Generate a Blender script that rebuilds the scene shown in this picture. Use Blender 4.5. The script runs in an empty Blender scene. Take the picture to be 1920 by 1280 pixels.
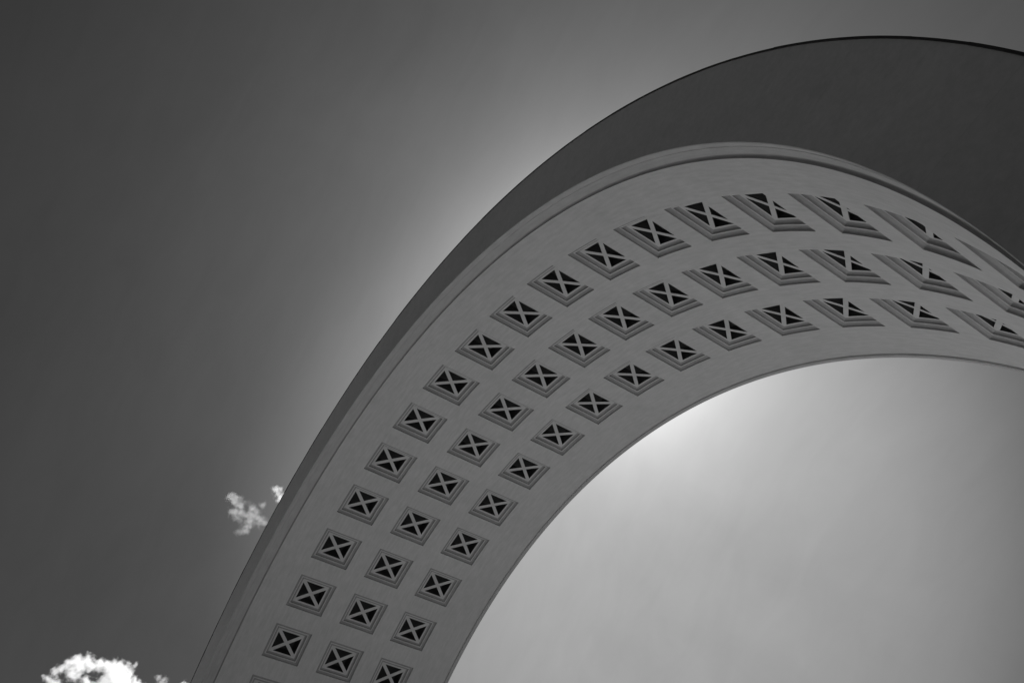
import bpy, bmesh, math, random
from mathutils import Vector, Matrix, noise

random.seed(7)
SC = bpy.context.scene
COL = SC.collection
R = 15.0                      # radius of the soffit in metres
GROUND_DROP = 3.083           # height of the arch's centre above the ground
CENTRE = Vector((0.0, 0.0, GROUND_DROP))

# ------------------------------------------------------------------ camera
cam_data = bpy.data.cameras.new("camera")
cam = bpy.data.objects.new("camera", cam_data)
COL.objects.link(cam)
RX = (-0.5539167, -0.82743892, 0.09230994)     # image right
RY = (0.47682865, -0.40617052, -0.77952546)    # image down
RZ = (0.68250328, -0.38777615, 0.61953122)     # forward
cam_pos = Vector((-1.08728743, 0.67565805, -0.09886035)) * R + CENTRE
cam.matrix_world = Matrix((
    (RX[0], -RY[0], -RZ[0], cam_pos.x),
    (RX[1], -RY[1], -RZ[1], cam_pos.y),
    (RX[2], -RY[2], -RZ[2], cam_pos.z),
    (0, 0, 0, 1)))
cam_data.sensor_width = 36.0
cam_data.lens = 1588.999 / 1920 * 36.0
cam_data.shift_x = (960 - 959.23) / 1920
cam_data.shift_y = (770.52 - 640) / 1920
cam_data.clip_start = 0.1
cam_data.clip_end = 30000
SC.camera = cam

# ------------------------------------------------------------------ sky
SUN = Vector((0.5505, -0.4399, 0.7096)).normalized()
SUN_ELEV = math.asin(SUN.z)
SUN_ROT = math.atan2(SUN.x, SUN.y)
SKY_STRENGTH = 0.05
SUN_STRENGTH = 5.0
EXPOSURE = 0.6

world = bpy.data.worlds.new("World")
SC.world = world
world.use_nodes = True
nt = world.node_tree
N, L = nt.nodes, nt.links
bg = N["Background"]
bg.inputs[1].default_value = SKY_STRENGTH
sky = N.new("ShaderNodeTexSky")
sky.sky_type = 'NISHITA'
sky.sun_disc = False
sky.sun_elevation = SUN_ELEV
sky.sun_rotation = SUN_ROT
sky.dust_density = 5.0
sky.air_density = 1.0
sky.ozone_density = 1.0


def wmath(op, a, b=None, c=None):
    n = N.new("ShaderNodeMath")
    n.operation = op
    for i, v in enumerate((a, b, c)):
        if v is None:
            continue
        if isinstance(v, (int, float)):
            n.inputs[i].default_value = v
        else:
            L.new(v, n.inputs[i])
    return n.outputs[0]


# black and white film behind an orange filter: mostly the red of the sky
sep = N.new("ShaderNodeSeparateColor")
L.new(sky.outputs[0], sep.inputs[0])
grey = wmath('ADD', wmath('MULTIPLY', sep.outputs[0], 0.80),
             wmath('ADD', wmath('MULTIPLY', sep.outputs[1], 0.15), wmath('MULTIPLY', sep.outputs[2], 0.05)))
SKY_GAMMA = 0.80
SKY_GAIN = 0.1886
grey = wmath('MULTIPLY', wmath('POWER', grey, SKY_GAMMA), SKY_GAIN)
# a thin bright veil of high cloud low in the sky beyond the arch
tc = N.new("ShaderNodeTexCoord")
VEIL_DIR = Vector((0.6594, -0.5723, 0.4875)).normalized()
dotn = N.new("ShaderNodeVectorMath")
dotn.operation = 'DOT_PRODUCT'
L.new(tc.outputs['Generated'], dotn.inputs[0])
dotn.inputs[1].default_value = VEIL_DIR
mr = N.new("ShaderNodeMapRange")
mr.interpolation_type = 'SMOOTHERSTEP'
mr.inputs['From Min'].default_value = 0.8635
mr.inputs['From Max'].default_value = 1.0
L.new(dotn.outputs['Value'], mr.inputs['Value'])
vn = N.new("ShaderNodeTexNoise")
vn.inputs['Scale'].default_value = 3.2
vn.inputs['Detail'].default_value = 7.0
vn.inputs['Roughness'].default_value = 0.55
vn.inputs['Distortion'].default_value = 0.6
L.new(tc.outputs['Generated'], vn.inputs['Vector'])
VEIL = 2.850
vmap = N.new("ShaderNodeMapping")
vmap.inputs['Rotation'].default_value = (0.3, 0.5, 0.9)
vmap.inputs['Scale'].default_value = (5.0, 26.0, 9.0)
L.new(tc.outputs['Generated'], vmap.inputs['Vector'])
vf = N.new("ShaderNodeTexNoise")
vf.inputs['Scale'].default_value = 1.3
vf.inputs['Detail'].default_value = 6.0
vf.inputs['Roughness'].default_value = 0.6
vf.inputs['Distortion'].default_value = 0.8
L.new(vmap.outputs[0], vf.inputs['Vector'])
faint = wmath('MULTIPLY', wmath('MULTIPLY_ADD', vn.outputs[0], 0.34, 0.83), wmath('MULTIPLY_ADD', vf.outputs[0], 0.14, 0.93))
streak = wmath('MULTIPLY', wmath('MULTIPLY_ADD', vn.outputs[0], 0.32, 0.84), wmath('MULTIPLY_ADD', vf.outputs[0], 0.14, 0.93))
veil = wmath('MULTIPLY', wmath('MULTIPLY', mr.outputs[0], VEIL), streak)
# the bright patch of thin haze right round the sun
sdot = N.new("ShaderNodeVectorMath")
sdot.operation = 'DOT_PRODUCT'
L.new(tc.outputs['Generated'], sdot.inputs[0])
sdot.inputs[1].default_value = SUN
aur = wmath('MULTIPLY', wmath('POWER', 2.71828, wmath('DIVIDE', wmath('ARCCOSINE', wmath('MINIMUM', sdot.outputs['Value'], 0.99999)), -math.radians(2.6))), 70.0)
# a second, fainter veil higher up
d2 = N.new("ShaderNodeVectorMath")
d2.operation = 'DOT_PRODUCT'
L.new(tc.outputs['Generated'], d2.inputs[0])
d2.inputs[1].default_value = Vector((0.03, -0.53, 0.85)).normalized()
m2 = N.new("ShaderNodeMapRange")
m2.interpolation_type = 'SMOOTHSTEP'
m2.inputs['From Min'].default_value = 0.84
m2.inputs['From Max'].default_value = 1.0
m2.inputs['To Max'].default_value = 0.2227
L.new(d2.outputs['Value'], m2.inputs['Value'])
veil = wmath('ADD', veil, m2.outputs[0])
total = wmath('ADD', wmath('ADD', wmath('MULTIPLY', grey, faint), veil), aur)
comb = N.new("ShaderNodeCombineColor")
for i in range(3):
    L.new(total, comb.inputs[i])
L.new(comb.outputs[0], bg.inputs[0])

# ------------------------------------------------------------------ sun
sun_data = bpy.data.lights.new("sun", 'SUN')
sun_data.energy = SUN_STRENGTH
sun_data.angle = math.radians(0.5)
sun_data.color = (1.0, 1.0, 1.0)
sun = bpy.data.objects.new("sun", sun_data)
COL.objects.link(sun)
sun.rotation_euler = SUN.to_track_quat('Z', 'Y').to_euler()
sun.location = SUN * 60

# ------------------------------------------------------------------ exposure
vs = SC.view_settings
vs.view_transform = 'Standard'
vs.look = 'None'
vs.exposure = EXPOSURE
vs.gamma = 1.0
vs.use_curve_mapping = False
SC.render.engine = 'CYCLES'
SC.cycles.max_bounces = 24
SC.cycles.diffuse_bounces = 5
SC.cycles.volume_bounces = 24
SC.cycles.volume_step_rate = 0.35
SC.cycles.volume_max_steps = 256
SC.cycles.use_denoising = True


# ------------------------------------------------------------------ helpers
def material(name, base, rough=0.85, spec=0.3):
    m = bpy.data.materials.new(name)
    m.use_nodes = True
    b = m.node_tree.nodes["Principled BSDF"]
    b.inputs['Base Color'].default_value = (base, base, base, 1)
    b.inputs['Roughness'].default_value = rough
    b.inputs['Specular IOR Level'].default_value = spec
    return m, m.node_tree, b


def link_mesh(name, bm, mat, parent=None, smooth=False, sharp=None):
    me = bpy.data.meshes.new(name)
    bmesh.ops.recalc_face_normals(bm, faces=bm.faces) if sharp == 'recalc' else None
    bm.to_mesh(me)
    bm.free()
    if smooth:
        for p in me.polygons:
            p.use_smooth = True
    me.materials.append(mat)
    o = bpy.data.objects.new(name, me)
    COL.objects.link(o)
    if parent:
        o.parent = parent
    return o


def pol(r, th, y):
    """r in soffit radii, th from the crown, y in radii -> metres about the arch centre"""
    return Vector((math.sin(th) * r * R, y * R, math.cos(th) * r * R))


# ------------------------------------------------------------------ materials
def add_noise(t, coord, scale, detail, vec_scale=None, rough=0.55):
    n = t.nodes.new("ShaderNodeTexNoise")
    n.inputs['Scale'].default_value = scale
    n.inputs['Detail'].default_value = detail
    n.inputs['Roughness'].default_value = rough
    if vec_scale:
        mp = t.nodes.new("ShaderNodeMapping")
        mp.inputs['Scale'].default_value = vec_scale
        t.links.new(coord, mp.inputs['Vector'])
        coord = mp.outputs[0]
    t.links.new(coord, n.inputs['Vector'])
    return n.outputs[0]


def tmath(t, op, a, b=None, c=None):
    n = t.nodes.new("ShaderNodeMath")
    n.operation = op
    for i, v in enumerate((a, b, c)):
        if v is None:
            continue
        if isinstance(v, (int, float)):
            n.inputs[i].default_value = v
        else:
            t.links.new(v, n.inputs[i])
    return n.outputs[0]


def plaster(name, base, streaks=True, seams=False, bump=0.25):
    """hand brushed painted plaster; UV is metres along the arch and across it"""
    m, t, b = material(name, base, 0.8, 0.35)
    tc = t.nodes.new("ShaderNodeTexCoord")
    uv = tc.outputs['UV'] if streaks else tc.outputs['Object']
    big = add_noise(t, uv, 0.35, 4)
    if streaks:
        fine = add_noise(t, uv, 1.0, 5, (2.0, 13.0, 1.0), 0.6)
        dab = add_noise(t, uv, 1.0, 3, (1.2, 8.0, 1.0))
    else:
        fine = add_noise(t, uv, 9.0, 7, None, 0.75)
        dab = add_noise(t, uv, 1.6, 3)
    v = tmath(t, 'MULTIPLY_ADD', big, 0.20, 0.90)
    v = tmath(t, 'MULTIPLY', v, tmath(t, 'MULTIPLY_ADD', fine, 0.42, 0.79))
    mott = add_noise(t, uv, 2.6, 6, None, 0.7)
    v = tmath(t, 'MULTIPLY', v, tmath(t, 'MULTIPLY_ADD', mott, 0.24, 0.88))
    mr = t.nodes.new("ShaderNodeMapRange")
    mr.inputs['From Min'].default_value = 0.66
    mr.inputs['From Max'].default_value = 0.78
    mr.inputs['To Min'].default_value = 1.0
    mr.inputs['To Max'].default_value = 0.88
    t.links.new(dab, mr.inputs['Value'])
    v = tmath(t, 'MULTIPLY', v, mr.outputs[0])
    if seams:
        sp = t.nodes.new("ShaderNodeSeparateXYZ")
        t.links.new(tc.outputs['UV'], sp.inputs[0])
        fr = tmath(t, 'FRACT', tmath(t, 'MULTIPLY', sp.outputs[0], 1 / SEAM))
        edge = tmath(t, 'COMPARE', fr, 0.5, 0.0035)
        v = tmath(t, 'MULTIPLY', v, tmath(t, 'MULTIPLY_ADD', edge, -0.10, 1.0))
    v = tmath(t, 'MULTIPLY', v, base)
    cc = t.nodes.new("ShaderNodeCombineColor")
    for i in range(3):
        t.links.new(v, cc.inputs[i])
    t.links.new(cc.outputs[0], b.inputs['Base Color'])
    bp = t.nodes.new("ShaderNodeBump")
    bp.inputs['Strength'].default_value = bump
    bp.inputs['Distance'].default_value = 0.02
    t.links.new(fine, bp.inputs['Height'])
    t.links.new(bp.outputs[0], b.inputs['Normal'])
    return m


SEAM = 0.0873 * R * 1.05
M_SOFFIT = plaster("painted_plaster", 0.44)
M_COFFER = plaster("painted_plaster_panel", 0.45, streaks=False, bump=0.1)
M_MOULD_SHADE = plaster("moulding_shade_plaster", 0.265, streaks=False, bump=0.1)  # soffit plaster with the shade of the recess put into its colour
M_STEP_SHADE = plaster("step_shade_plaster", 0.27)  # shade on the lip's step wall, put into the colour
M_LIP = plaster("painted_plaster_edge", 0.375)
M_FASCIA = plaster("painted_render", 0.44, streaks=False, seams=True, bump=0.2)
M_VOID_SHADE, _, _ = material("void_shade", 0.035, 0.9)  # near-black colour stands in for the shade inside the openings
M_METAL, _, _ = material("lead_flashing", 0.03, 0.5, 0.5)
M_ROOF, _, _ = material("roof_sheet", 0.25, 0.6)

# ------------------------------------------------------------------ ground and added bounce surfaces
def ground_mat(name, base, var, scale):
    m, t, b = material(name, base, 0.95, 0.2)
    tc = t.nodes.new("ShaderNodeTexCoord")
    n = add_noise(t, tc.outputs['Object'], scale, 6)
    v = tmath(t, 'MULTIPLY', tmath(t, 'MULTIPLY_ADD', n, var, 1 - var / 2), base)
    cc = t.nodes.new("ShaderNodeCombineColor")
    for i in range(3):
        t.links.new(v, cc.inputs[i])
    t.links.new(cc.outputs[0], b.inputs['Base Color'])
    return m, t, b


bm = bmesh.new()
bmesh.ops.create_circle(bm, cap_ends=True, radius=9000, segments=96)
ground = link_mesh("ground", bm, ground_mat("grass", 0.085, 0.8, 0.3)[0])
ground["kind"] = "structure"
# added pale paving, out of view, bouncing sunlight up into the soffit
BOUNCE_PLAZA = (-13.5, 3.5, -10.0, 3.2)
g_mat, t, b = material("bounce_paving", 0.6, 0.9)
tc = t.nodes.new("ShaderNodeTexCoord")
br = t.nodes.new("ShaderNodeTexBrick")
br.inputs['Scale'].default_value = 1.0
br.inputs['Color1'].default_value = (0.70, 0.70, 0.70, 1)
br.inputs['Color2'].default_value = (0.62, 0.62, 0.62, 1)
br.inputs['Mortar'].default_value = (0.40, 0.40, 0.40, 1)
br.inputs['Mortar Size'].default_value = 0.008
br.inputs['Brick Width'].default_value = 1.2
br.inputs['Row Height'].default_value = 0.6
t.links.new(tc.outputs['Object'], br.inputs['Vector'])
t.links.new(br.outputs[0], b.inputs['Base Color'])
bm = bmesh.new()
bmesh.ops.create_cube(bm, size=1.0)
for v in bm.verts:
    v.co = Vector(((BOUNCE_PLAZA[0] + BOUNCE_PLAZA[1]) / 2 + v.co.x * (BOUNCE_PLAZA[1] - BOUNCE_PLAZA[0]),
                   (BOUNCE_PLAZA[2] + BOUNCE_PLAZA[3]) / 2 + v.co.y * (BOUNCE_PLAZA[3] - BOUNCE_PLAZA[2]), -0.05 + v.co.z * 0.30))
bounce_plaza = link_mesh("bounce_pavement", bm, g_mat)
bounce_plaza["kind"] = "structure"
# added pale strip, out of view, bouncing light onto the far side's fascia
bm = bmesh.new()
bmesh.ops.create_grid(bm, x_segments=1, y_segments=1, size=1.0)
for v in bm.verts:
    v.co = Vector((21.0 + v.co.x * 6.0, 36.0 + v.co.y * 30.0, 0.02))
bounce_path = link_mesh("bounce_path", bm, ground_mat("bounce_gravel", 0.5, 0.3, 1.5)[0])
bounce_path["kind"] = "structure"

# ------------------------------------------------------------------ the arch
arch = bpy.data.objects.new("monument_arch", None)
COL.objects.link(arch)
arch["label"] = "huge pale round arch with three rows of square coffers under it, its face dark"
arch["category"] = "arch"
arch.location = (0, 0, 0)

DTH = 0.12567          # angle between coffers along the arch
DY = 0.13341           # spacing between the three rows
CA, CB = 0.04026, 0.04376    # half size of a coffer opening, along the arc and across
K0 = 7
KMIN, KMAX = -4, 19


def th_of(k):
    return -(k - K0) * DTH


YF, YB = 0.2755, -0.278        # front and back face
YSF, YSB = 0.2485, -0.2675     # edges of the coffered band
R_OUT = 1.1068
R_LIP_O, R_LIP_I = 1.0016, 1.0034
R_RIM = 0.9974
PI2 = math.pi / 2


def sweep_angles(n=256):
    return [-PI2 + math.pi * i / n for i in range(n + 1)]


def sweep(bm, prof, angles, legs=True, dark=0):
    """sweep a (r, y) profile round the arch and straight down both legs to the ground"""
    rows = []
    u = []
    if legs:
        p0 = [Vector((-r * R, y * R, 0.0)) for r, y in prof]
        rows.append(p0); u.append(angles[0] * R - GROUND_DROP)
    for a in angles:
        rows.append([pol(r, a, y) + CENTRE for r, y in prof]); u.append(a * R)
    if legs:
        p1 = [Vector((r * R, y * R, 0.0)) for r, y in prof]
        rows.append(p1); u.append(angles[-1] * R + GROUND_DROP)
    vv = [0.0]
    for (r0, y0), (r1, y1) in zip(prof, prof[1:]):
        vv.append(vv[-1] + math.hypot(r1 - r0, y1 - y0) * R)
    uvl = bm.loops.layers.uv.verify()
    for j in range(len(prof) - 1):           # each strip keeps its own vertices: crisp arrises
        va = [bm.verts.new(row[j]) for row in rows]
        vb = [bm.verts.new(row[j + 1]) for row in rows]
        for i in range(len(rows) - 1):
            f = bm.faces.new((va[i], vb[i], vb[i + 1], va[i + 1]))
            for lp, uv_ in zip(f.loops, ((u[i], vv[j]), (u[i], vv[j + 1]), (u[i + 1], vv[j + 1]), (u[i + 1], vv[j]))):
                lp[uvl].uv = uv_
            f.smooth = True
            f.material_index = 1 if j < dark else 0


# soffit: one curved sheet with openings for the coffers
bm = bmesh.new()
uvl = bm.loops.layers.uv.verify()
ths = []
for k in range(KMAX, KMIN - 1, -1):
    t0 = th_of(k)
    ths += [t0 - CA + 2 * CA * i / 6 for i in range(7)]
    if k > KMIN:
        t1 = th_of(k - 1) - CA
        ths += [t0 + CA + (t1 - t0 - CA) * i / 4 for i in range(1, 4)]
ths_lo = [-PI2 + (ths[0] + PI2) * i / 4 for i in range(4)] if ths[0] > -PI2 else []
ths_hi = [ths[-1] + (PI2 - ths[-1]) * i / 8 for i in range(1, 9)]
ths_all = ths_lo + ths + ths_hi
ys = [YSB, -0.225, -DY - CB, -DY + CB, -CB, CB, DY - CB, DY + CB, 0.215, YSF]
centres = [th_of(k) for k in range(KMIN, KMAX + 1)]
grid = [[bm.verts.new(pol(1.0, a, y) + CENTRE) for y in ys] for a in ths_all]
foot_a = [bm.verts.new(Vector((-R, y * R, 0))) for y in ys]
foot_b = [bm.verts.new(Vector((R, y * R, 0))) for y in ys]
us = [ths_all[0] * R - GROUND_DROP] + [a * R for a in ths_all] + [ths_all[-1] * R + GROUND_DROP]
full = [foot_a] + grid + [foot_b]
angs = [None] + ths_all + [None]
for i in range(len(full) - 1):
    mid = None if angs[i] is None or angs[i + 1] is None else (angs[i] + angs[i + 1]) / 2
    in_coffer = mid is not None and any(abs(mid - c) < CA * 0.999 for c in centres)
    for j in range(len(ys) - 1):
        if in_coffer and j in (2, 4, 6):
            continue
        f = bm.faces.new((full[i][j], full[i][j + 1], full[i + 1][j + 1], full[i + 1][j]))
        for lp, (a_, b_) in zip(f.loops, ((i, j), (i, j + 1), (i + 1, j + 1), (i + 1, j))):
            lp[uvl].uv = (us[a_], ys[b_] * R)
        f.smooth = True
link_mesh("soffit", bm, M_SOFFIT, arch)

# front lip with its coved step, back rim
ANG = sweep_angles()


def cove(r0, y0, r1, y1, n=6, flip=False):
    """quarter-ellipse from (r0,y0) to (r1,y1), leaving radially and arriving along y"""
    out = []
    for i in range(1, n + 1):
        a = PI2 * i / n
        if flip:
            out.append((r0 + (r1 - r0) * (1 - math.cos(a)), y0 + (y1 - y0) * math.sin(a)))
        else:
            out.append((r0 + (r1 - r0) * math.sin(a), y0 + (y1 - y0) * (1 - math.cos(a))))
    return out


bm = bmesh.new()
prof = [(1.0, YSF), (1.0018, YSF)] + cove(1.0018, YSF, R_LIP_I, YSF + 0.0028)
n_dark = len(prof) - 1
prof += [(R_LIP_I - 0.0002, 0.2653), (R_LIP_I, 0.2654)] + cove(R_LIP_I, 0.2654, R_LIP_I + 0.0003, 0.2662, 3)
prof += [(R_LIP_O + 0.0004, YF - 0.0018), (R_LIP_O + 0.0005, YF - 0.0008), (R_LIP_O + 0.001, YF)]
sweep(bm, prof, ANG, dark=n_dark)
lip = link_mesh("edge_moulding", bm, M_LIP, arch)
lip.data.materials.append(M_STEP_SHADE)  # step wall and cove carry painted shade
bm = bmesh.new()
prof = [(R_RIM + 0.001, YB), (R_RIM, YB + 0.001), (R_RIM, YSB - 0.0022), (R_RIM + 0.0006, YSB - 0.0018)]
prof += [(1.0004, YSB - 0.0018), (1.0004, YSB - 0.0006), (1.0, YSB)]
sweep(bm, prof, ANG)
link_mesh("edge_moulding", bm, M_LIP, arch)

# front and back faces
bm = bmesh.new()
n_r = 5
r0 = R_LIP_O + 0.001
sweep(bm, [(r0 + (R_OUT - 0.0004 - r0) * i / n_r, YF) for i in range(n_r + 1)], ANG)
link_mesh("fascia", bm, M_FASCIA, arch)
bm = bmesh.new()
r0 = R_RIM + 0.001
sweep(bm, [(R_OUT - 0.0004 + (r0 - R_OUT + 0.0004) * i / n_r, YB) for i in range(n_r + 1)], ANG)
link_mesh("fascia", bm, M_FASCIA, arch)

# roof sheet over the back of the arch
bm = bmesh.new()
sweep(bm, [(R_OUT - 0.0004, YF), (R_OUT - 0.0004, YB)], ANG)
link_mesh("roof", bm, M_ROOF, arch)


# flashing along both outer edges: short straight strips lapped at their joints
def flashing(y_face, sgn):
    bm = bmesh.new()
    a = -PI2
    step = 0.0 
    first = True
    while a < PI2 - 1e-6:
        ln = random.uniform(0.055, 0.068)
        a1 = min(PI2, a + ln)
        up = random.uniform(0.0, 0.00035)
        dn = random.uniform(0.0, 0.0004)
        out = random.uniform(0.0007, 0.0011)
        n = 5
        secs = []
        for i in range(n + 1):
            tt = i / n
            aa = a + (a1 - a) * tt - (0.0006 if i == 0 else 0)
            lift = up * tt + 0.00008 * (i == 0)
            ro = R_OUT + lift
            ri = R_OUT - 0.0021 - dn * 0.6
            secs.append([bm.verts.new(pol(rr, aa, yy) + CENTRE) for rr, yy in (
                (ro, y_face - sgn * 0.012), (ro, y_face + sgn * out),
                (ri, y_face + sgn * (out + 0.0004)), (ri, y_face + sgn * 0.0001),
                (ro - 0.0006, y_face - sgn * 0.0002), (ro - 0.0006, y_face - sgn * 0.012))])
        for i in range(n):
            for j in range(6):
                bm.faces.new((secs[i][j], secs[i][(j + 1) % 6], secs[i + 1][(j + 1) % 6], secs[i + 1][j]))
        bm.faces.new(secs[0]); bm.faces.new(list(reversed(secs[-1])))
        a = a1
    bmesh.ops.recalc_face_normals(bm, faces=bm.faces)
    return link_mesh("flashing", bm, M_METAL, arch)


flashing(YF, 1)
flashing(YB, -1)

# added dark bases, out of view, cutting the bounce from the sunlit feet
M_BOUNCE_STOP, _, _ = material("bounce_stop_dark", 0.06, 0.35, 0.5)
for sx in (-1, 1):
    bm = bmesh.new()
    H = 6.4
    zc = H - GROUND_DROP
    inner = math.sqrt(max(0.0, (0.994 * R) ** 2 - zc ** 2)) if zc > 0 else 0.994 * R
    x_in, x_out = inner - 0.12, (R_OUT + 0.012) * R
    y0, y1 = (YB - 0.014) * R, (YF + 0.014) * R
    for (za, zb, g) in ((0.0, 0.45, 0.12), (0.45, H - 0.3, 0.0), (H - 0.3, H, 0.10)):
        r = bmesh.ops.create_cube(bm, size=1.0)
        for v in r['verts']:
            v.co = Vector((sx * ((x_in + x_out) / 2 + v.co.x * (x_out - x_in + 2 * g)),
                           (y0 + y1) / 2 + v.co.y * (y1 - y0 + 2 * g), (za + zb) / 2 + v.co.z * (zb - za)))
    bmesh.ops.recalc_face_normals(bm, faces=bm.faces)
    link_mesh("bounce_stop_plinth", bm, M_BOUNCE_STOP, arch)

# ------------------------------------------------------------------ coffers
I1, D1 = 0.0078, 0.0048      # first ledge: inset and depth
I2, D2 = 0.0157, 0.0093      # lattice opening: inset and depth
T_PANEL = 0.0014              # thickness of the pierced panel
DV = 0.034                   # back of the void


def coffer_ring(bm, a, b_, r, n=6):
    """rounded-with-the-arch rectangle; local frame has the soffit point at the origin"""
    pts = []
    def p(th, y):
        return bm.verts.new((math.sin(th) * r * R, y * R, math.cos(th) * r * R - R))
    for i in range(n):
        pts.append(p(-a + 2 * a * i / n, -b_))
    for i in range(2):
        pts.append(p(a, -b_ + b_ * i))
    for i in range(n):
        pts.append(p(a - 2 * a * i / n, b_))
    for i in range(2):
        pts.append(p(-a, b_ - b_ * i))
    return pts


def bridge(bm, r0, r1, smooth=False):
    for i in range(len(r0)):
        f = bm.faces.new((r0[i], r0[(i + 1) % len(r0)], r1[(i + 1) % len(r0)], r1[i]))
        f.smooth = smooth


def moulding_mesh():
    bm = bmesh.new()
    prof = [(0.0, 0.0), (0.0, 0.0020)] + [(i_, d_) for d_, i_ in cove(0.0020, 0.0, D1, 0.0056, 8)]
    n_a = len(prof)
    prof += [(I1 - 0.0002, D1), (I1, D1 + 0.0003), (I1, D1 + 0.0019)]
    prof += [(i_, d_) for d_, i_ in cove(D1 + 0.0019, I1, D2, I1 + 0.0044, 8)]
    n_b = len(prof)
    prof += [(I2, D2), (I2, D2 + T_PANEL)]
    rings = [coffer_ring(bm, CA - i_, CB - i_, 1.0 + d_) for i_, d_ in prof]
    for i, (x, y) in enumerate(zip(rings, rings[1:])):
        n0 = len(bm.faces)
        bridge(bm, x, y)
        # flat ledge and panel in the soffit's paint, shade painted into the hollow mouldings and the opening's edge
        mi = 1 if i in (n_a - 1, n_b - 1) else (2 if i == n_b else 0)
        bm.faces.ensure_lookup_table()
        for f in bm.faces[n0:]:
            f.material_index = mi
    me = bpy.data.meshes.new("coffer")
    bm.to_mesh(me); bm.free()
    me.materials.append(M_MOULD_SHADE)
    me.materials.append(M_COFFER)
    me.materials.append(M_VOID_SHADE)
    return me


def lattice_mesh():
    """two crossing diagonal bars, flush with the panel, as one piece"""
    bm = bmesh.new()
    a, b_ = CA - I2, CB - I2
    w = 0.0037                                  # half width of a bar
    ln = math.hypot(a, b_)
    ux, uy = a / ln, b_ / ln
    # outline of the cross, walked round the four arms
    def quad(sx, sy):
        d = Vector((ux * sx, uy * sy)); nrm = Vector((-d.y, d.x))
        return d, nrm
    arms = [quad(1, 1), quad(-1, 1), quad(-1, -1), quad(1, -1)]
    outline = []
    for i, (d, nrm) in enumerate(arms):
        # the end of the arm is cut to the corner of the opening
        cx, cy = d.x / abs(d.x) * a, d.y / abs(d.y) * b_
        ra = Vector((cx, cy - d.y / abs(d.y) * w / abs(d.x)))
        rb = Vector((cx - d.x / abs(d.x) * w / abs(d.y), cy))
        first, second = (ra, rb) if (Vector((cx, cy)).cross(ra) < 0) else (rb, ra)
        outline += [first, Vector((cx, cy)), second]
        d2, n2 = arms[(i + 1) % 4]
        # inner corner between this arm and the next
        p = d * 0 + nrm * w
        q = -n2 * w
        den = d.cross(d2)
        tpar = (q - p).cross(d2) / den
        outline.append(p + d * tpar)
    lo = []; hi = []
    for v in outline:
        for arr, rr in ((lo, 1.0 + D2), (hi, 1.0 + D2 + T_PANEL)):
            arr.append(bm.verts.new((math.sin(v.x) * rr * R, v.y * R, math.cos(v.x) * rr * R - R)))
    n = len(lo)
    c_lo = bm.verts.new((0, 0, D2 * R)); c_hi = bm.verts.new((0, 0, (D2 + T_PANEL) * R))
    for i in range(n):
        j = (i + 1) % n
        bm.faces.new((c_lo, lo[i], lo[j]))
        bm.faces.new((c_hi, hi[j], hi[i]))
        bm.faces.new((lo[i], hi[i], hi[j], lo[j])).material_index = 1  # bar sides take the painted shade of the openings
    bmesh.ops.recalc_face_normals(bm, faces=bm.faces)
    me = bpy.data.meshes.new("lattice")
    bm.to_mesh(me); bm.free()
    me.materials.append(M_COFFER)
    me.materials.append(M_VOID_SHADE)
    return me


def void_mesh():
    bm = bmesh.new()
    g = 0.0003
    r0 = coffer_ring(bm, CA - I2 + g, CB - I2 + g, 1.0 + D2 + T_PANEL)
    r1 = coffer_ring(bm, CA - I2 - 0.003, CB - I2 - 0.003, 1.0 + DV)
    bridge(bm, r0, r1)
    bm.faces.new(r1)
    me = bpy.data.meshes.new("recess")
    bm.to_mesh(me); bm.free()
    me.materials.append(M_VOID_SHADE)
    return me


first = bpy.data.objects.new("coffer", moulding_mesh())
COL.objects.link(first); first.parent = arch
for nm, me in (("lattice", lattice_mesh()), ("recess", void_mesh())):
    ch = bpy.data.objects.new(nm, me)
    COL.objects.link(ch); ch.parent = first
used = False
for k in range(KMIN, KMAX + 1):
    for j in range(3):
        if not used:
            o = first; used = True
        else:
            o = first.copy(); COL.objects.link(o); o.parent = arch
            for ch in first.children:
                c = ch.copy(); COL.objects.link(c); c.parent = o
        th = th_of(k)
        o.location = pol(1.0, th, DY * (1 - j)) + CENTRE
        o.rotation_euler = (0, th, 0)


# ------------------------------------------------------------------ clouds
CD = 1500.0


def sky_point(u, v, dist):
    d = Vector(RX) * ((u - 959.23) / 1588.999) + Vector(RY) * ((v - 770.52) / 1588.999) + Vector(RZ)
    return cam_pos + d * dist


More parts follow.
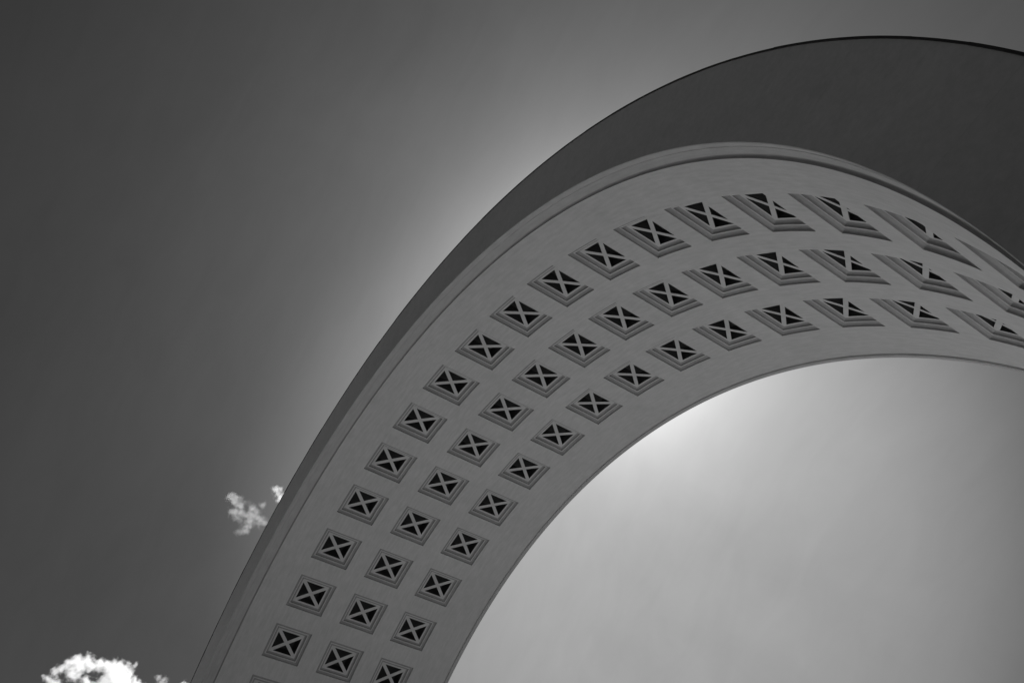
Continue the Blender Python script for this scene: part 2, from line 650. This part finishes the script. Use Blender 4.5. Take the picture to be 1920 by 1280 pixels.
def cloud(label, puffs, density, warp, erode, nscale, aniso=0.5, seed=0.0, dist=CD, edge=(0.02, 0.30)):
    """puffs: (u, v, radius, weight) in photo pixels at the cloud's distance"""
    px = dist / 1588.999
    rnd = random.Random(int(seed * 100) + 3)
    P = []
    for u, v, r, w in puffs:
        p = sky_point(u, v, dist + rnd.uniform(-1, 1) * r * 0.6 * px)
        P.append((p, r * px, w))
    c0 = sum((p for p, r, w in P), Vector()) / len(P)
    bm = bmesh.new()
    for p, r, w in P:
        mat = Matrix.Translation(p - c0)
        bmesh.ops.create_icosphere(bm, subdivisions=3, radius=r * 1.2 + warp * 0.35, matrix=mat)
    me = bpy.data.meshes.new("cloud_hull")
    bm.to_mesh(me); bm.free()
    tmp = bpy.data.objects.new("cloud_hull", me)
    COL.objects.link(tmp)
    md = tmp.modifiers.new("remesh", 'REMESH')
    md.mode = 'VOXEL'
    md.voxel_size = max(0.8, min(r for p, r, w in P) * 0.22)
    dg = bpy.context.evaluated_depsgraph_get()
    me2 = bpy.data.meshes.new_from_object(tmp.evaluated_get(dg))
    me2.name = "cloud"
    bpy.data.objects.remove(tmp)
    m = bpy.data.materials.new("cloud_vapour")
    m.use_nodes = True
    t = m.node_tree
    t.nodes.clear()
    out = t.nodes.new("ShaderNodeOutputMaterial")
    pv = t.nodes.new("ShaderNodeVolumePrincipled")
    pv.inputs['Color'].default_value = (0.998, 0.998, 0.998, 1)
    pv.inputs['Anisotropy'].default_value = aniso
    t.links.new(pv.outputs[0], out.inputs['Volume'])
    tc = t.nodes.new("ShaderNodeTexCoord")
    co = tc.outputs['Object']
    mp = t.nodes.new("ShaderNodeMapping")
    mp.inputs['Location'].default_value = (seed * 31, seed * 17, seed * 13)
    t.links.new(co, mp.inputs['Vector'])

    def nse(scale, detail, rough, col=False):
        n = t.nodes.new("ShaderNodeTexNoise")
        n.inputs['Scale'].default_value = scale
        n.inputs['Detail'].default_value = detail
        n.inputs['Roughness'].default_value = rough
        t.links.new(mp.outputs[0], n.inputs['Vector'])
        return n.outputs[1 if col else 0]
    # billow the space before measuring, then fray it with finer noise
    off = t.nodes.new("ShaderNodeVectorMath"); off.operation = 'SUBTRACT'
    t.links.new(nse(nscale, 4.0, 0.52, True), off.inputs[0]); off.inputs[1].default_value = (0.5, 0.5, 0.5)
    sc_ = t.nodes.new("ShaderNodeVectorMath"); sc_.operation = 'SCALE'
    t.links.new(off.outputs[0], sc_.inputs[0]); sc_.inputs['Scale'].default_value = warp * 2.0
    ad = t.nodes.new("ShaderNodeVectorMath"); ad.operation = 'ADD'
    t.links.new(co, ad.inputs[0]); t.links.new(sc_.outputs[0], ad.inputs[1])
    field = None
    for p, r, w in P:
        vd = t.nodes.new("ShaderNodeVectorMath"); vd.operation = 'DISTANCE'
        t.links.new(ad.outputs[0], vd.inputs[0]); vd.inputs[1].default_value = p - c0
        e = tmath(t, 'SUBTRACT', w, tmath(t, 'DIVIDE', vd.outputs['Value'], r))
        if field is None:
            field = e
        else:
            sm = t.nodes.new("ShaderNodeMath"); sm.operation = 'SMOOTH_MAX'
            t.links.new(field, sm.inputs[0]); t.links.new(e, sm.inputs[1]); sm.inputs[2].default_value = 0.3
            field = sm.outputs[0]
    f = tmath(t, 'ADD', field, tmath(t, 'MULTIPLY', tmath(t, 'SUBTRACT', nse(nscale * 2.2, 3.0, 0.5), 0.55), erode))
    mr = t.nodes.new("ShaderNodeMapRange")
    mr.interpolation_type = 'SMOOTHSTEP'
    mr.inputs['From Min'].default_value = edge[0]
    mr.inputs['From Max'].default_value = edge[1]
    mr.inputs['To Max'].default_value = density
    t.links.new(f, mr.inputs['Value'])
    t.links.new(mr.outputs[0], pv.inputs['Density'])
    me2.materials.clear()
    me2.materials.append(m)
    o = bpy.data.objects.new("cloud", me2)
    COL.objects.link(o)
    o.location = c0
    o["label"] = label
    o["category"] = "cloud"
    o["group"] = "small fair weather clouds low in the sky"
    return o


cloud("big dense white cumulus cloud, the largest, low in the dark sky",
      [(90, 1272, 13, .95), (104, 1262, 14, .95), (118, 1252, 14, 1), (132, 1243, 15, 1), (146, 1236, 14, 1), (165, 1235, 13, 1),
       (150, 1248, 18, 1), (172, 1246, 16, 1), (186, 1247, 16, 1), (200, 1247, 16, 1), (214, 1247, 16, 1), (228, 1251, 16, 1),
       (240, 1253, 11, 1), (252, 1246, 7, 1), (212, 1264, 22, 1.1), (232, 1268, 20, 1.1), (243, 1264, 13, 1), (252, 1274, 12, 1),
       (255, 1284, 14, 1), (196, 1278, 20, 1), (222, 1292, 30, 1.1), (138, 1262, 20, .95), (102, 1280, 18, .85), (162, 1276, 17, .85),
       (120, 1296, 18, .85), (170, 1300, 26, .9), (255, 1300, 24, 1)],
      0.075, 10.0, 1.7, 0.05, seed=1.0, edge=(0.0, 0.75))
cloud("tiny ragged puff of cloud between the biggest cloud and the arch",
      [(298, 1269, 8, 1), (306, 1271, 9, 1), (311, 1277, 8, 1), (302, 1284, 13, 1)], 0.03, 8.0, 2.0, 0.07, seed=2.3, edge=(0.0, 0.8))
cloud("smallest scrap of cloud touching the arch's outer edge low down",
      [(344, 1281, 8, 1), (350, 1286, 9, 1)], 0.045, 5.0, 1.4, 0.08, seed=3.1, edge=(0.0, 0.8))


def stroke(pts, r0, r1, w):
    """a run of close puffs along a line of photo points"""
    out = []
    seg = list(zip(pts, pts[1:]))
    tot = sum(math.hypot(b[0] - a[0], b[1] - a[1]) for a, b in seg)
    run = 0.0
    for a, b in seg:
        ln = math.hypot(b[0] - a[0], b[1] - a[1])
        n = max(1, int(ln / 5))
        for i in range(n):
            t_ = i / n
            g = (run + ln * t_) / tot
            out.append((a[0] + (b[0] - a[0]) * t_, a[1] + (b[1] - a[1]) * t_, r0 + (r1 - r0) * g, w))
        run += ln
    out.append((pts[-1][0], pts[-1][1], r1, w))
    return out


cloud("thin wispy torn cloud with a curved bright streak beside the arch",
      stroke([(431, 932), (440, 937), (450, 945)], 11, 13, 1.0) + stroke([(437, 959), (455, 961), (470, 965), (484, 970), (495, 978)], 10, 9, 1.05)
      + stroke([(471, 949), (477, 958)], 11, 12, 0.95) + stroke([(474, 970), (466, 982), (460, 993), (450, 996)], 18, 10, 0.85)
      + [(493, 946, 11, .8), (448, 970, 15, .75), (485, 980, 14, .75), (444, 938, 26, .16), (472, 962, 32, .16), (462, 982, 28, .16)],
      0.0115, 9.0, 2.0, 0.05, seed=4.4, edge=(-0.15, 0.95))
cloud("small bright cloud half hidden behind the arch's outer edge",
      [(517, 917, 9, 1), (526, 917, 9, 1), (521, 926, 11, 1), (527, 937, 11, 1), (533, 930, 12, 1)], 0.028, 8.0, 1.8, 0.055, seed=5.2, edge=(-0.05, 0.8))
